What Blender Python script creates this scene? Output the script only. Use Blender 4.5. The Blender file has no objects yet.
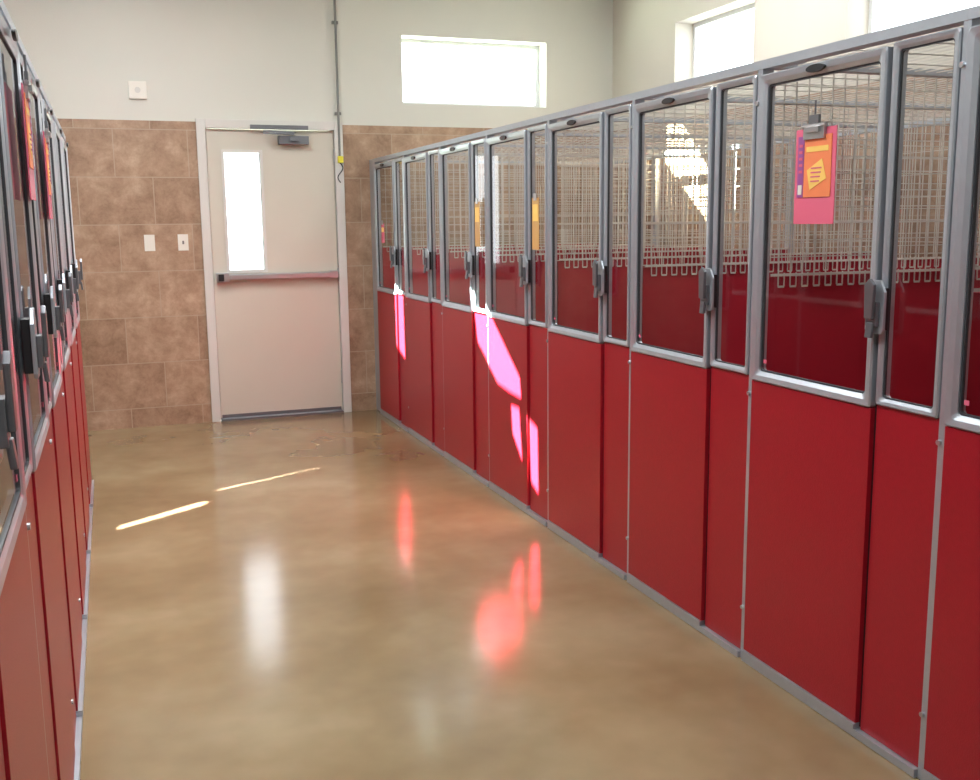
import bpy, bmesh, math, random
from mathutils import Vector, Matrix
random.seed(3)
scene=bpy.context.scene
scene.view_settings.view_transform='Standard'
# ---------------------------------------------------------------- materials
def srgb(r,g,b):
    f=lambda c:(c/255/12.92) if c/255<=.04045 else ((c/255+.055)/1.055)**2.4
    return (f(r),f(g),f(b),1)
def newmat(name):
    m=bpy.data.materials.new(name); m.use_nodes=True
    return m,m.node_tree,m.node_tree.nodes['Principled BSDF']
def simple(name,col,rough=.5,metal=0,noise=0,nscale=30,bump=0,bscale=200,coat=0,spec=.5):
    m,nt,b=newmat(name)
    b.inputs['Roughness'].default_value=rough; b.inputs['Metallic'].default_value=metal
    b.inputs['Base Color'].default_value=col; b.inputs['Coat Weight'].default_value=coat
    b.inputs['Specular IOR Level'].default_value=spec
    tc=nt.nodes.new('ShaderNodeNewGeometry')
    if noise:
        n=nt.nodes.new('ShaderNodeTexNoise'); n.inputs['Scale'].default_value=nscale; n.inputs['Detail'].default_value=4
        nt.links.new(tc.outputs['Position'],n.inputs['Vector'])
        mx=nt.nodes.new('ShaderNodeMix'); mx.data_type='RGBA'
        mx.inputs[6].default_value=tuple(c*(1-noise) for c in col[:3])+(1,)
        mx.inputs[7].default_value=tuple(min(1,c*(1+noise)) for c in col[:3])+(1,)
        nt.links.new(n.outputs['Fac'],mx.inputs[0]); nt.links.new(mx.outputs[2],b.inputs['Base Color'])
    if bump:
        n=nt.nodes.new('ShaderNodeTexNoise'); n.inputs['Scale'].default_value=bscale
        nt.links.new(tc.outputs['Position'],n.inputs['Vector'])
        bp=nt.nodes.new('ShaderNodeBump'); bp.inputs['Strength'].default_value=bump; bp.inputs['Distance'].default_value=.002
        nt.links.new(n.outputs['Fac'],bp.inputs['Height']); nt.links.new(bp.outputs['Normal'],b.inputs['Normal'])
    return m
M={}
M['paint']=simple('wall_paint',srgb(212,213,206),.75,noise=.03,nscale=3,bump=.3,bscale=120)
M['paint_r']=simple('wall_paint_warm',srgb(212,207,196),.75,noise=.03,nscale=3,bump=.3,bscale=120)
M['ceil']=simple('ceiling_paint',srgb(225,225,220),.8,noise=.02)
M['red']=simple('red_laminate',srgb(158,20,38),.33,noise=.12,nscale=60,bump=.35,bscale=260)
M['redin']=simple('red_partition',srgb(164,22,44),.5,noise=.08,nscale=30)
M['alu']=simple('brushed_aluminium',srgb(184,192,202),.33,metal=.6,noise=.06,nscale=40)
M['aluedge']=simple('glazing_gasket',srgb(60,64,70),.5,noise=.06,nscale=40)
M['chrome']=simple('coated_wire',srgb(204,200,192),.45)
M['black']=simple('black_plastic',srgb(34,34,38),.35,noise=.1)
M['lever']=simple('latch_metal',srgb(120,122,128),.35,metal=.6,noise=.1)
M['dark']=simple('dark_gap',srgb(40,16,22),.8,noise=.1)
M['doorleaf']=simple('door_paint',srgb(202,198,186),.5,noise=.02,nscale=5,bump=.1)
M['frame']=simple('door_frame_paint',srgb(210,209,205),.45,noise=.02,nscale=5)
M['white']=simple('white_plastic',srgb(230,228,220),.45,noise=.02)
M['winframe']=simple('window_frame_white',srgb(225,228,230),.4,noise=.02)
M['steel']=simple('satin_steel',srgb(190,192,195),.3,metal=.8,noise=.05)
M['closer']=simple('door_closer_metal',srgb(120,122,128),.4,metal=.6,noise=.05)
M['housing']=simple('streak_helper_housing',srgb(40,40,42),.8,noise=.02)
M['yellow']=simple('yellow_tag_plastic',srgb(220,210,60),.5,noise=.05)
M['grey']=simple('conduit_grey',srgb(120,122,120),.5,noise=.05)
M['purple']=simple('flyer_purple',srgb(150,80,150),.5,noise=.05)
M['orange']=simple('flyer_orange',srgb(244,140,90),.5,noise=.05)
M['tan']=simple('card_tan',srgb(206,160,96),.5,noise=.05)
M['yel2']=simple('flyer_yellow',srgb(250,208,110),.5,noise=.05)
M['concrete']=simple('exterior_concrete',srgb(190,188,180),.8,noise=.1)
def pinkmat():
    m,nt,b=newmat('pink_translucent_acrylic')
    b.inputs['Base Color'].default_value=srgb(246,128,160); b.inputs['Roughness'].default_value=.25
    tr=nt.nodes.new('ShaderNodeBsdfTransparent'); tr.inputs['Color'].default_value=srgb(255,160,180)
    mx=nt.nodes.new('ShaderNodeMixShader'); mx.inputs[0].default_value=.75
    o=nt.nodes['Material Output']
    nt.links.new(tr.outputs[0],mx.inputs[1]); nt.links.new(b.outputs[0],mx.inputs[2]); nt.links.new(mx.outputs[0],o.inputs['Surface'])
    return m
M['pink']=pinkmat()
def glassmat():
    m=bpy.data.materials.new('clear_glazing'); m.use_nodes=True; nt=m.node_tree; nt.nodes.clear()
    o=nt.nodes.new('ShaderNodeOutputMaterial'); tr=nt.nodes.new('ShaderNodeBsdfTransparent'); tr.inputs['Color'].default_value=(.9,.91,.905,1)
    gl=nt.nodes.new('ShaderNodeBsdfGlossy'); gl.inputs['Roughness'].default_value=.03
    lw=nt.nodes.new('ShaderNodeLayerWeight'); lw.inputs['Blend'].default_value=.5
    pw=nt.nodes.new('ShaderNodeMath'); pw.operation='POWER'; pw.inputs[1].default_value=4.5
    ma=nt.nodes.new('ShaderNodeMath'); ma.operation='MULTIPLY_ADD'; ma.inputs[1].default_value=.8; ma.inputs[2].default_value=.06; ma.use_clamp=True
    mx=nt.nodes.new('ShaderNodeMixShader')
    nt.links.new(lw.outputs['Facing'],pw.inputs[0]); nt.links.new(pw.outputs[0],ma.inputs[0])
    nt.links.new(ma.outputs[0],mx.inputs[0]);nt.links.new(tr.outputs[0],mx.inputs[1]);nt.links.new(gl.outputs[0],mx.inputs[2]);nt.links.new(mx.outputs[0],o.inputs[0])
    return m
M['glass']=glassmat()
def tilemat(axis):
    m,nt,b=newmat('travertine_tile_'+axis); N=nt.nodes; L=nt.links
    g=N.new('ShaderNodeNewGeometry'); sp=N.new('ShaderNodeSeparateXYZ'); L.new(g.outputs['Position'],sp.inputs[0])
    cb=N.new('ShaderNodeCombineXYZ'); ad=N.new('ShaderNodeMath'); ad.operation='SUBTRACT'; ad.inputs[1].default_value=.14-.33
    L.new(sp.outputs['X' if axis=='x' else 'Y'],cb.inputs[0]); L.new(sp.outputs['Z'],ad.inputs[0]); L.new(ad.outputs[0],cb.inputs[1])
    ax=N.new('ShaderNodeVectorMath'); ax.inputs[1].default_value=(3.17,0,0); L.new(cb.outputs[0],ax.inputs[0])
    br=N.new('ShaderNodeTexBrick'); br.offset=.5; br.inputs['Scale'].default_value=1
    br.inputs['Brick Width'].default_value=.50; br.inputs['Row Height'].default_value=.33; br.inputs['Mortar Size'].default_value=.003
    br.inputs['Mortar Smooth'].default_value=.1
    br.inputs['Color1'].default_value=(0,0,0,1); br.inputs['Color2'].default_value=(1,1,1,1); br.inputs['Mortar'].default_value=(.5,.5,.5,1)
    L.new(ax.outputs[0],br.inputs['Vector'])
    n1=N.new('ShaderNodeTexNoise'); n1.inputs['Scale'].default_value=7; n1.inputs['Detail'].default_value=10; n1.inputs['Roughness'].default_value=.75; n1.inputs['Distortion'].default_value=.2
    L.new(g.outputs['Position'],n1.inputs['Vector'])
    m1=N.new('ShaderNodeMath'); m1.operation='MULTIPLY_ADD'; m1.inputs[1].default_value=.12; L.new(br.outputs['Color'],m1.inputs[0]); L.new(n1.outputs['Fac'],m1.inputs[2])
    cr=N.new('ShaderNodeValToRGB'); e=cr.color_ramp.elements
    e[0].position=.38; e[0].color=srgb(134,106,84); e[1].position=.78; e[1].color=srgb(190,165,141)
    x=e.new(.57); x.color=srgb(162,133,110)
    L.new(m1.outputs[0],cr.inputs[0])
    mx=N.new('ShaderNodeMix'); mx.data_type='RGBA'; L.new(br.outputs['Fac'],mx.inputs[0]); L.new(cr.outputs[0],mx.inputs[6]); mx.inputs[7].default_value=srgb(176,158,138)
    L.new(mx.outputs[2],b.inputs['Base Color']); b.inputs['Roughness'].default_value=.45
    bp=N.new('ShaderNodeBump'); bp.invert=True; bp.inputs['Strength'].default_value=.4; bp.inputs['Distance'].default_value=.003; L.new(br.outputs['Fac'],bp.inputs['Height']); L.new(bp.outputs[0],b.inputs['Normal'])
    return m
M['tile_x']=tilemat('x'); M['tile_y']=tilemat('y')
def floormat():
    m,nt,b=newmat('stained_polished_concrete'); N=nt.nodes; L=nt.links
    g=N.new('ShaderNodeNewGeometry')
    n1=N.new('ShaderNodeTexNoise'); n1.inputs['Scale'].default_value=1.0; n1.inputs['Detail'].default_value=4; n1.inputs['Roughness'].default_value=.55; n1.inputs['Distortion'].default_value=.1
    L.new(g.outputs['Position'],n1.inputs['Vector'])
    cr=N.new('ShaderNodeValToRGB'); e=cr.color_ramp.elements
    e[0].position=.28; e[0].color=srgb(122,102,72); e[1].position=.75; e[1].color=srgb(162,146,116)
    x=e.new(.5); x.color=srgb(141,121,90)
    L.new(n1.outputs['Fac'],cr.inputs[0])
    n2=N.new('ShaderNodeTexNoise'); n2.inputs['Scale'].default_value=9; n2.inputs['Detail'].default_value=3
    L.new(g.outputs['Position'],n2.inputs['Vector'])
    r2=N.new('ShaderNodeMapRange'); r2.inputs['To Min'].default_value=.9; r2.inputs['To Max'].default_value=1.1; L.new(n2.outputs['Fac'],r2.inputs['Value'])
    mm=N.new('ShaderNodeVectorMath'); mm.operation='SCALE'; L.new(cr.outputs[0],mm.inputs[0]); L.new(r2.outputs[0],mm.inputs['Scale'])
    L.new(mm.outputs[0],b.inputs['Base Color'])
    b.inputs['Roughness'].default_value=.15
    b.inputs['Specular IOR Level'].default_value=.75
    return m
M['floor']=floormat()
# ---------------------------------------------------------------- mesh builder
class MB:
    def __init__(s,flip=1): s.bm=bmesh.new(); s.f=flip
    def box(s,x0,x1,y0,y1,z0,z1):
        f=s.f; v=[s.bm.verts.new((f*x,y,z)) for x in (x0,x1) for y in (y0,y1) for z in (z0,z1)]
        for q in ((0,1,3,2),(4,6,7,5),(0,4,5,1),(2,3,7,6),(0,2,6,4),(1,5,7,3)): s.bm.faces.new([v[i] for i in q])
    def quad(s,pts): s.bm.faces.new([s.bm.verts.new((s.f*p[0],p[1],p[2])) for p in pts])
    def prism(s,pts,axis,a0,a1):
        def mk(p,a):
            if axis=='x': return (s.f*a,p[0],p[1])
            if axis=='y': return (s.f*p[0],a,p[1])
            return (s.f*p[0],p[1],a)
        A=[s.bm.verts.new(mk(p,a0)) for p in pts]; B=[s.bm.verts.new(mk(p,a1)) for p in pts]
        n=len(pts); s.bm.faces.new(A); s.bm.faces.new(B[::-1])
        for i in range(n): s.bm.faces.new((A[i],A[(i+1)%n],B[(i+1)%n],B[i]))
    def cyl(s,p,q,r,n=10):
        p=Vector((s.f*p[0],p[1],p[2])); q=Vector((s.f*q[0],q[1],q[2])); d=(q-p).normalized()
        a=d.orthogonal().normalized(); b=d.cross(a)
        A=[s.bm.verts.new(p+r*(math.cos(2*math.pi*i/n)*a+math.sin(2*math.pi*i/n)*b)) for i in range(n)]
        B=[s.bm.verts.new(q+r*(math.cos(2*math.pi*i/n)*a+math.sin(2*math.pi*i/n)*b)) for i in range(n)]
        s.bm.faces.new(A); s.bm.faces.new(B[::-1])
        for i in range(n): s.bm.faces.new((A[i],A[(i+1)%n],B[(i+1)%n],B[i]))
    def ring(s,y0,y1,z0,z1,w,x0,x1,rad=.02,n=4,orad=.008,step=0):
        def rr(a0,a1,b0,b1,r):
            P=[]
            for cx,cz,st in ((a1-r,b1-r,0),(a0+r,b1-r,90),(a0+r,b0+r,180),(a1-r,b0+r,270)):
                for i in range(n+1):
                    t=math.radians(st+90*i/n); P.append((cx+r*math.cos(t),cz+r*math.sin(t)))
            return P
        e=min(.004,w*.2)
        loops=[(x1,rr(y0,y1,z0,z1,orad)),(x0+e,rr(y0,y1,z0,z1,orad)),(x0,rr(y0+e,y1-e,z0+e,z1-e,orad)),
               (x0+step*.3,rr(y0+w*.6,y1-w*.6,z0+w*.6,z1-w*.6,(orad+rad)/2)),(x0+step,rr(y0+w,y1-w,z0+w,z1-w,rad)),(x1,rr(y0+w,y1-w,z0+w,z1-w,rad))]
        vs=[[s.bm.verts.new((s.f*x,p[0],p[1])) for p in Pn] for x,Pn in loops]; k=len(vs[0])
        for a in range(len(vs)):
            A=vs[a];B=vs[(a+1)%len(vs)]
            for i in range(k):
                j=(i+1)%k; s.bm.faces.new((A[i],A[j],B[j],B[i]))
    def mesh(s,name,mat,bevel=0):
        bmesh.ops.recalc_face_normals(s.bm,faces=s.bm.faces)
        if bevel: bmesh.ops.bevel(s.bm,geom=list(s.bm.edges),offset=bevel,segments=2,affect='EDGES',profile=.7)
        me=bpy.data.meshes.new(name); s.bm.to_mesh(me); s.bm.free(); me.materials.append(mat); return me
def obj(name,me,parent=None,loc=(0,0,0),rot=(0,0,0)):
    o=bpy.data.objects.new(name,me); scene.collection.objects.link(o); o.location=loc; o.rotation_euler=rot
    if parent: o.parent=parent
    return o
def empty(name,loc=(0,0,0)):
    o=bpy.data.objects.new(name,None); scene.collection.objects.link(o); o.location=loc; o.empty_display_size=.1; return o
def bx(name,mat,*b,parent=None,bevel=0):
    m=MB(); m.box(*b); return obj(name,m.mesh(name,mat,bevel),parent)
def boolcut(o,cutter):
    md=o.modifiers.new('b','BOOLEAN'); md.object=cutter; md.operation='DIFFERENCE'; md.solver='EXACT'
    dg=bpy.context.evaluated_depsgraph_get(); nm=bpy.data.meshes.new_from_object(o.evaluated_get(dg)); o.modifiers.clear(); o.data=nm
    bpy.data.objects.remove(cutter)
# ---------------------------------------------------------------- dimensions
YW=7.756; XW=3.96; XLW=-2.3; YB=-2.6; ZC=3.4; T=.22
XR=1.9034; XL=-.182; P=.8075; Y0=1.9253; KH=1.925
# ---------------------------------------------------------------- room
bx('floor',M['floor'],XLW,XW,YB,YW,-.1,0)
def wall(name,mat,axis,pos,thick,a0,a1,holes):
    m=MB()
    def b(p0,p1,z0,z1):
        if p1-p0<1e-4 or z1-z0<1e-4: return
        if axis=='y': m.box(p0,p1,pos,pos+thick,z0,z1)
        else: m.box(pos,pos+thick,p0,p1,z0,z1)
    cur=a0
    for (h0,h1,z0,z1) in sorted(holes):
        b(cur,h0,0,ZC); b(h0,h1,0,z0); b(h0,h1,z1,ZC); cur=h1
    b(cur,a1,0,ZC)
    return obj(name,m.mesh(name,mat))
D0,D1,DH=.644,1.700,2.2
W0,W1,WZ0,WZ1=2.18,3.37,2.35,2.85
wall('wall_back',M['paint'],'y',YW,T,XLW-.2,XW+T,[(D0+.04,D1-.04,0,DH-.04),(W0,W1,WZ0,WZ1)])
RW=[(5.79,6.77,2.42,2.86),(3.9,4.9,2.42,2.86),(1.95,2.95,2.42,2.86)]
wall('wall_right',M['paint_r'],'x',XW,T,YB,YW,RW)
wall('wall_left',M['paint'],'x',XLW-.2,.2,YB,YW,[])
wall('wall_front',M['paint'],'y',YB-.2,.2,XLW-.2,XW+T,[])
TH=2.18
m=MB(); m.box(XLW,D0,YW-.012,YW,0,TH); m.box(D1,XW,YW-.012,YW,0,TH); obj('trim_1',m.mesh('tile_wainscot_back',M['tile_x']))
m=MB(); m.box(XW-.012,XW,YB,YW-.012,0,TH); obj('trim_2',m.mesh('tile_wainscot_right',M['tile_y']))
SD=Vector((1.0,0.0,-1.4))
polys=[[(5.42,1.06),(5.23,1.03),(4.69,.66),(4.67,.54),(4.83,.55),(5.0,.57),(5.34,.77)],
       [(4.81,.50),(4.70,.50),(4.66,.22),(4.79,.34)],
       [(4.60,.48),(4.49,.45),(4.48,.11),(4.57,.15)],
       [(7.06,1.00),(6.88,.98),(6.86,.49),(7.04,.55)]]
wpolys=[[(6.84,2.15),(6.61,2.13),(6.12,1.66),(6.10,1.30),(6.28,1.43),(6.86,1.86)],[(5.76,1.75),(5.69,1.72),(5.68,1.28),(5.75,1.32)]]
ce=bx('ceiling',M['ceil'],XLW-.2,XW+T,YB-.2,YW+T,ZC,ZC+.02)
cut=MB()  # unseen ceiling slots, added to shape sun patches on kennel fronts and tile
for xp,pp in ((XR,polys),(XW-.012,wpolys)):
    for p in pp:
        q=[]
        for y,z in p:
            t=(z-(ZC))/SD.z; q.append((xp-SD.x*t,y-SD.y*t))
        cut.prism(q,'z',ZC-.1,ZC+.15)
boolcut(ce,obj('sun_slot_cutter',cut.mesh('cut',M['ceil'])))
def window(name,axis,pos,a0,a1,z0,z1):
    e=empty(name,(0,0,0)); w=.03
    m=MB(); g=MB()
    p0=pos+.15; p1=pos+.2
    def b(mm,q0,q1,r0,r1,a,c):
        if axis=='y': mm.box(q0,q1,a,c,r0,r1)
        else: mm.box(a,c,q0,q1,r0,r1)
    b(m,a0,a1,z0,z0+w,p0,p1);b(m,a0,a1,z1-w,z1,p0,p1);b(m,a0,a0+w,z0+w,z1-w,p0,p1);b(m,a1-w,a1,z0+w,z1-w,p0,p1)
    g_=p0+.02
    if axis=='y': g.quad([(a0+w,g_,z0+w),(a1-w,g_,z0+w),(a1-w,g_,z1-w),(a0+w,g_,z1-w)])
    else: g.quad([(g_,a0+w,z0+w),(g_,a1-w,z0+w),(g_,a1-w,z1-w),(g_,a0+w,z1-w)])
    obj('window_frame',m.mesh('window_frame',M['winframe']),e); obj('glazing',g.mesh('glazing',M['glass']),e)
window('window_1','y',YW,W0,W1,WZ0,WZ1)
for i,(a,b_,c,d) in enumerate(RW): window(f'window_{i+2}','x',XW,a,b_,c,d)
# ---------------------------------------------------------------- door
dr=empty('door_1',(0,0,0))
m=MB(); fw_=.062
m.box(D0,D0+fw_,YW-.03,YW+.12,0,DH); m.box(D1-fw_,D1,YW-.03,YW+.12,0,DH); m.box(D0+fw_,D1-fw_,YW-.03,YW+.12,DH-fw_,DH)
m.box(D0+fw_,D0+fw_+.02,YW+.05,YW+.12,0,DH-fw_); m.box(D1-fw_-.02,D1-fw_,YW+.05,YW+.12,0,DH-fw_)
obj('door_frame',m.mesh('door_frame',M['frame'],.003),dr)
l0,l1=D0+fw_+.004,D1-fw_-.004; ly0,ly1=YW+.005,YW+.049; q0,q1,qz0,qz1=.83,1.085,1.12,1.97
m=MB(); m.box(l0,q0,ly0,ly1,.02,2.134); m.box(q1,l1,ly0,ly1,.02,2.134); m.box(q0,q1,ly0,ly1,.02,qz0); m.box(q0,q1,ly0,ly1,qz1,2.134)
obj('door_leaf',m.mesh('door_leaf',M['doorleaf']),dr)
m=MB(); a=.02
m.box(q0-a,q0,ly0-.008,ly1,qz0-a,qz1+a);m.box(q1,q1+a,ly0-.008,ly1,qz0-a,qz1+a);m.box(q0,q1,ly0-.008,ly1,qz0-a,qz0);m.box(q0,q1,ly0-.008,ly1,qz1,qz1+a)
obj('vision_lite_trim',m.mesh('lite_trim',M['frame']),dr)
m=MB(); g_=ly0+.02; m.quad([(q0,g_,qz0),(q1,g_,qz0),(q1,g_,qz1),(q0,g_,qz1)]); obj('vision_lite_glass',m.mesh('lite_glass',M['glass']),dr)
m=MB(); m.box(l0+.02,l0+.11,ly0-.055,ly0,1.035,1.105); m.box(l1-.07,l1-.01,ly0-.055,ly0,1.045,1.10); m.box(l0+.11,l1-.07,ly0-.05,ly0-.012,1.05,1.093); m.box(l0+.11,l1-.07,ly0-.065,ly0-.05,1.055,1.088)
obj('panic_bar',m.mesh('panic_bar',M['steel'],.003),dr)
bx('panic_bar_end_cap',M['black'],l0+.03,l0+.07,ly0-.07,ly0-.056,1.045,1.095,parent=dr,bevel=.003)
m=MB(); m.box(1.22,1.44,ly0-.065,ly0,2.03,2.09); m.box(1.30,1.36,ly0-.09,ly0-.065,2.05,2.07)
m.prism([(1.10,ly0-.10),(1.33,ly0-.06),(1.33,ly0-.085),(1.10,ly0-.125)],'z',2.095,2.108); m.prism([(1.10,ly0-.125),(1.12,ly0-.12),(1.35,YW-.032),(1.33,YW-.032)],'z',2.11,2.122)
m.box(1.02,1.44,YW-.05,YW-.031,2.135,2.165)
obj('door_closer',m.mesh('door_closer',M['closer'],.002),dr)
bx('threshold',M['closer'],l0,l1,YW-.04,YW+.1,0,.015,parent=dr)
bx('door_bottom_sweep',M['closer'],l0+.01,l1-.01,ly0-.006,ly0,.02,.045,parent=dr)
m=MB()
for z in (.28,1.07,1.95): m.cyl((D1-fw_-.002,YW-.008,z-.05),(D1-fw_-.002,YW-.008,z+.05),.009)
obj('hinges',m.mesh('hinges',M['steel']),dr)
# ---------------------------------------------------------------- wall fittings
def plate(x,z,name,kind):
    e=empty(name,(x,YW-.012,z))
    bb=MB(); bb.box(-.036,.036,-.006,0,-.058,.058); obj('cover_plate',bb.mesh('plate',M['white'],.002),e)
    t=MB()
    if kind=='s': t.box(-.006,.006,-.018,-.006,-.012,.012)
    else: t.box(-.018,.018,-.009,-.006,-.035,.035)
    obj('toggle',t.mesh('toggle',M['grey'] if kind=='s' else M['white'],.001),e)
plate(.28,1.33,'light_switch','d'); plate(.51,1.33,'light_switch','s')
e=empty('wall_sensor',(.265,YW,2.385)); bb=MB(); bb.box(-.06,.06,-.02,0,-.06,.06); obj('housing',bb.mesh('housing',M['white'],.006),e)
bb=MB(); bb.cyl((0,-.02,-.0),(0,-.024,0),.02,14); obj('lens',bb.mesh('lens',M['frame']),e)
e=empty('electrical_conduit',(0,0,0)); m=MB(); m.cyl((1.672,YW-.03,1.95),(1.672,YW-.03,ZC),.009,10)
for z in (2.25,2.9): m.box(1.65,1.694,YW-.03,YW-.0,z,z+.02)
obj('tube',m.mesh('tube',M['grey']),e)
m=MB(); m.box(1.655,1.695,YW-.05,YW-.013,1.9,1.95); obj('end_fitting',m.mesh('fit',M['yellow'],.004),e)
m=MB(); pr=None
for i in range(13):
    t=i/12*math.pi; p=(1.672+.02*math.sin(t*2),YW-.035,1.90-.012*i)
    if pr: m.cyl(pr,p,.004,6)
    pr=p
obj('loose_wire',m.mesh('wire',M['black']),e)
# ---------------------------------------------------------------- kennel
ND=.24; DEP=1.93; PZ=1.27
def kennel_meshes(f):
    R={}; pr=.02 if f>0 else .012
    m=MB(f)
    for y in (.0,P-.012): m.box(-.006,.034,y,y+.0115,0,KH)
    m.box(-.008,.036,0,P-.0005,KH-.026,KH)
    m.box(-.018,.03,.0115,P-.012,.002,.024)
    for y in (.0,P-.02): m.box(.036,DEP,y,y+.0195,KH-.022,KH-.002)
    m.box(DEP-.03,DEP,0,P-.0005,KH-.03,KH)
    for y in (0,P-.025): m.box(DEP-.03,DEP,y,y+.0245,0,KH-.03)
    R['aluminium_frame']=(m.mesh('k_frame',M['alu']))
    w1=.020; w2=.031
    m=MB(f); m.ring(.015,ND-.004,.958,KH-.038,w1,-pr*.6,.02,step=.006,rad=.010); R['side_glazing_frame']=m.mesh('k_sf',M['alu'],0)
    m=MB(f); m.ring(ND+.006,P-.016,.948,KH-.045,w2,-pr,.016,step=.010,rad=.012)
    m.box(-.02,.012,ND+.006,P-.016,.025,.04)
    R['door_glazing_frame']=m.mesh('k_df',M['alu'],0)
    a0,a1,b0,b1=ND+.006+w2,P-.016-w2,.948+w2,KH-.045-w2
    c0_,c1_,d0_,d1_=.015+w1,ND-.004-w1,.958+w1,KH-.038-w1
    m=MB(f); m.ring(a0-.001,a1+.001,b0-.001,b1+.001,.006,-.006,.004,rad=.01); m.ring(c0_-.001,c1_+.001,d0_-.001,d1_+.001,.005,-.003,.004,rad=.008); R['glazing_gasket']=m.mesh('k_gk',M['aluedge'])
    m=MB(f); m.quad([(0,c0_,d0_),(0,c1_,d0_),(0,c1_,d1_),(0,c0_,d1_)]); m.quad([(-.002,a0,b0),(-.002,a1,b0),(-.002,a1,b1),(-.002,a0,b1)]); R['glass_panes']=m.mesh('k_gl',M['glass'])
    m=MB(f); m.box(-.003,.012,.014,ND-.004,.026,.956); R['side_lower_panel']=m.mesh('k_sp',M['red'],.0015)
    m=MB(f); m.box(-.014 if f>0 else -.008,.008,ND+.006,P-.016,.042,.946); R['door_lower_panel']=m.mesh('k_dp',M['red'],.0015)
    m=MB(f); m.box(.013,.02,.0116,P-.0122,.03,.95); m.box(.0,.03,ND-.004,ND+.005,.03,KH-.04); R['backing_strip']=m.mesh('k_bk',M['dark'])
    m=MB(f); m.box(.036,DEP-.03,P-.016,P-.004,.04,PZ); m.box(DEP-.02,DEP-.008,.025,P-.03,.04,PZ-.1); R['partition_panels']=m.mesh('k_pp',M['redin'])
    m=MB(f)
    r=.0017; yy=P-.0195; sp=.045
    n=int((DEP-.1)/sp)
    for i in range(n):
        x=.07+i*sp
        m.box(x-r,x+r,yy-r,yy+r,PZ-.03,KH-.03)
        m.box(x+.022-r,x+.022+r,yy-r,yy+r,PZ-.03,PZ+.012); m.box(x,x+.022,yy-r,yy+r,PZ-.034,PZ-.028)
    m.box(.04,DEP-.03,yy-3*r,yy,PZ+.002,PZ+.010)
    for j in range(1,12):
        z=PZ+.01+j*.052; m.box(.04,DEP-.03,yy-2*r,yy-r,z-r,z+r)
    zt=KH-.012
    for i in range(n): x=.07+i*sp; m.box(x-r,x+r,.02,P-.02,zt-r,zt+r)
    for j in range(1,5): y=j*P/5; m.box(.036,DEP-.03,y-r,y+r,zt-3*r,zt-r)
    for i in range(1,14): y=i*P/14; m.box(DEP-.018,DEP-.014,y-r,y+r,PZ-.1,KH-.03)
    for j in range(6): z=1.22+j*.11; m.box(DEP-.022,DEP-.018,.025,P-.03,z-r,z+r)
    R['wire_grid']=m.mesh('k_wire',M['chrome'])
    c0=ND-.012
    m=MB(f); m.prism([(c0-.034,1.16),(c0-.026,1.15),(c0+.026,1.15),(c0+.034,1.16),(c0+.034,1.26),(c0+.016,1.29),(c0-.016,1.29),(c0-.034,1.26)],'x',-.034,-.026); R['latch_plate']=m.mesh('k_lp',M['alu'],.002)
    m=MB(f); m.box(-.026,-.008,c0-.024,c0+.024,1.16,1.27); R['latch_body']=m.mesh('k_lb',M['black'],.003)
    m=MB(f); m.box(-.046,-.034,c0-.02,c0+.02,1.17,1.235); m.prism([(c0-.014,1.19),(c0+.014,1.19),(c0+.018,1.28),(c0,1.295),(c0-.018,1.28)],'x',-.056,-.046)
    m.prism([(-.054,1.14),(-.044,1.14),(-.04,1.18),(-.05,1.18)],'y',c0-.012,c0+.012)
    R['latch_lever']=m.mesh('k_ll',M['lever'],.003)
    m=MB(f); c=(ND+P)/2
    m.prism([(c+.04*math.cos(t*math.pi/10),KH-.061+.011*math.sin(t*math.pi/10)) for t in range(20)],'x',-.026,-.018); R['oval_badge']=m.mesh('k_ob',M['black'])
    m=MB(f)
    for z in (.18,.9,1.8): m.cyl((-.012,.007,z),(-.006,.007,z),.007,8)
    R['bolts']=m.mesh('k_bt',M['steel'])
    m=MB(f); m.box(-.0035,-.003,P-.075,P-.06,1.005,1.017); R['corner_sticker']=m.mesh('k_st',M['pink'])
    return R
KR=kennel_meshes(1); KL=kennel_meshes(-1)
def kennel(parts,x,y):
    e=empty('dog_kennel',(x,y,0))
    for k,me in parts.items(): obj(k,me,e)
for k in range(-2,7): kennel(KR,XR,Y0+k*P)
NL=6.05-P
for k in range(0,8): kennel(KL,XL,NL-k*P)
m=MB(); m.box(XR-.002,XR+.03,Y0+7*P+.002,YW-.013,.004,KH); obj('filler_post',m.mesh('filler',M['alu']))
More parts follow.
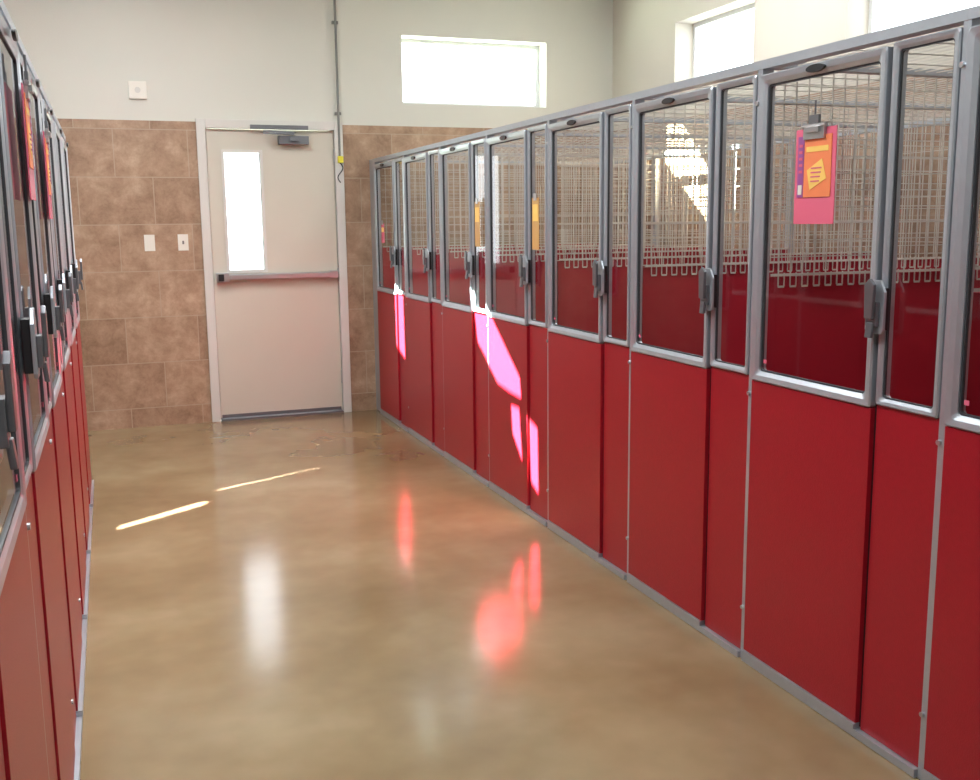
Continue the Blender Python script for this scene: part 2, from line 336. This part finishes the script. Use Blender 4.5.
# ---------------------------------------------------------------- clipboards
def clipboard(x,y,z,s=1,f=1,w=.175,h=.265):
    e=empty('clipboard',(x,y,z)); e.scale=(1,s,s)
    m=MB(f); m.box(-.003,0,-w/2,w/2,-h,0); obj('board',m.mesh('board',M['pink'],.001),e)
    m=MB(f); m.box(-.012,-.003,-.045,.045,-.03,.004); m.box(-.02,-.012,-.03,.03,-.012,.002)
    m.cyl((-.01,-.05,.006),(-.01,.05,.006),.006); 
    obj('clip',m.mesh('clip',M['steel'],0),e)
    m=MB(f); m.box(-.013,-.004,-.02,.02,.006,.035); m.cyl((-.008,0,.03),(-.008,0,.075),.003,6); obj('hook',m.mesh('hook',M['lever']),e)
    m=MB(f); m.box(-.0055,-.0035,-.072,.072,-.19,-.02); obj('flyer_sheet',m.mesh('fl1',M['orange']),e)
    m=MB(f); m.box(-.0062,-.0056,.045,.072,-.19,-.02); obj('flyer_margin',m.mesh('fl1b',M['purple']),e)
    m=MB(f); m.prism([(.03,-.115),(-.035,-.085),(-.055,-.14),(.015,-.17)],'x',-.0066,-.0057); m.box(-.0066,-.0057,-.06,.035,-.065,-.05); obj('flyer_card_yellow',m.mesh('fl2',M['yel2']),e)
    m=MB(f)
    for i in range(4): m.box(-.0072,-.0067,-.035+i*.003,.012,-.112-i*.012,-.108-i*.012)
    for i in range(5): m.box(-.0072,-.0063,.051,.066,-.05-i*.018,-.042-i*.018)
    obj('flyer_text',m.mesh('fl3',M['pink']),e)
    m=MB(f); m.box(-.0072,-.0063,.05,.067,-.182,-.155); obj('flyer_barcode',m.mesh('fl4',M['white']),e)
clipboard(XR-.024,2.43,1.70)
clipboard(XL+.018,2.75,1.78,1,-1); clipboard(XL+.018,3.56,1.74,1,-1)
def card(x,y,z,mat,w=.08,h=.24):
    e=empty('kennel_card',(x,y,z))
    m=MB(); m.box(-.002,0,-w/2,w/2,-h,0); obj('sheet',m.mesh('sheet',mat),e)
    m=MB(); m.box(-.0035,-.002,-w/2+.01,w/2-.01,-h*.45,-.03); obj('print_block',m.mesh('pb',M['yel2']),e)
    m=MB(); m.box(-.006,-.002,-.015,.015,-.012,.02); obj('hanger',m.mesh('hg',M['steel']),e)
card(XR-.016,4.47,1.56,M['tan']); card(XR-.016,5.28,1.56,M['tan']); card(XR-.024,7.3,1.45,M['pink'],.08,.14)
# ---------------------------------------------------------------- exterior + lights
bx('exterior_ground',M['concrete'],-12,14,YW+T,30,-.15,-.05)
sun=bpy.data.lights.new('sun','SUN'); sun.energy=320; sun.angle=.006; sun.color=(.85,1,.86)
so=obj('sun',sun); so.rotation_euler=SD.to_track_quat('-Z','Y').to_euler()
def area(name,loc,sx,sy,p,col=(1,1,1)):
    l=bpy.data.lights.new(name,'AREA'); l.shape='RECTANGLE'; l.size=sx; l.size_y=sy; l.energy=p; l.color=col
    return obj(name,l,None,loc)
for x,y,p in ((.2,5.6,76),(.2,3.2,64),(.2,.6,46),(3.0,5.2,38),(3.0,2.4,38)):
    area('ceiling_fill_light',(x,y,ZC-.03),.6,1.2,p,(.98,1,.995))  # unseen fill lights, added to brighten the room
cx,cy=.45,5.65; zs=3.34; zp=3.1; k=(zs-zp)/zs
ps=empty('streak_helper_spot',(0,0,0))  # unseen masked spot, added to throw the streaks of light on the floor
pl=bx('slot_plate',M['housing'],cx-.09,cx+.09,cy-.09,cy+.09,zp,zp+.003,parent=ps)
cut=MB()
for poly in ([(-.05,5.10),(.37,5.39),(.42,5.47),(.36,5.46),(-.03,5.175)],[(.45,5.66),(1.1,5.985),(1.12,6.0),(.5,5.70)]):
    cut.prism([(cx+(a-cx)*k,cy+(b-cy)*k) for a,b in poly],'z',zp-.02,zp+.02)
boolcut(pl,obj('slot_cutter',cut.mesh('cut2',M['ceil'])))
m=MB()
for a in ((cx-.09,cx-.085,cy-.09,cy+.09),(cx+.085,cx+.09,cy-.09,cy+.09),(cx-.085,cx+.085,cy-.09,cy-.085),(cx-.085,cx+.085,cy+.085,cy+.09)): m.box(*a,zp+.003,ZC-.001)
obj('streak_helper_housing',m.mesh('streak_helper_housing',M['housing']),ps)
sl=bpy.data.lights.new('streak_helper_lamp','SPOT'); sl.energy=9000; sl.color=(1,.98,1); sl.shadow_soft_size=.0015; sl.spot_size=math.radians(34); sl.spot_blend=.2
obj('streak_helper_lamp',sl,ps,(cx,cy,zs))
w=bpy.data.worlds.new('sky'); scene.world=w; w.use_nodes=True; nt=w.node_tree
bg=nt.nodes['Background']; bg.inputs[0].default_value=(.92,.96,1,1); bg.inputs[1].default_value=5
# ---------------------------------------------------------------- camera
f=1020.37;yaw=.3535;pit=.163;rol=.011
fw=Vector((math.sin(yaw)*math.cos(pit),math.cos(yaw)*math.cos(pit),-math.sin(pit)))
rt=Vector((math.cos(yaw),-math.sin(yaw),0)); up=rt.cross(fw)
R=rt*math.cos(rol)-up*math.sin(rol); U=rt*math.sin(rol)+up*math.cos(rol)
cam=bpy.data.cameras.new('camera'); cam.lens=f/980*36; cam.sensor_width=36; cam.clip_start=.02
c=obj('camera',cam)
mat=Matrix((R,U,-fw)).transposed().to_4x4(); mat.translation=(0,0,1.45); c.matrix_world=mat
scene.camera=c
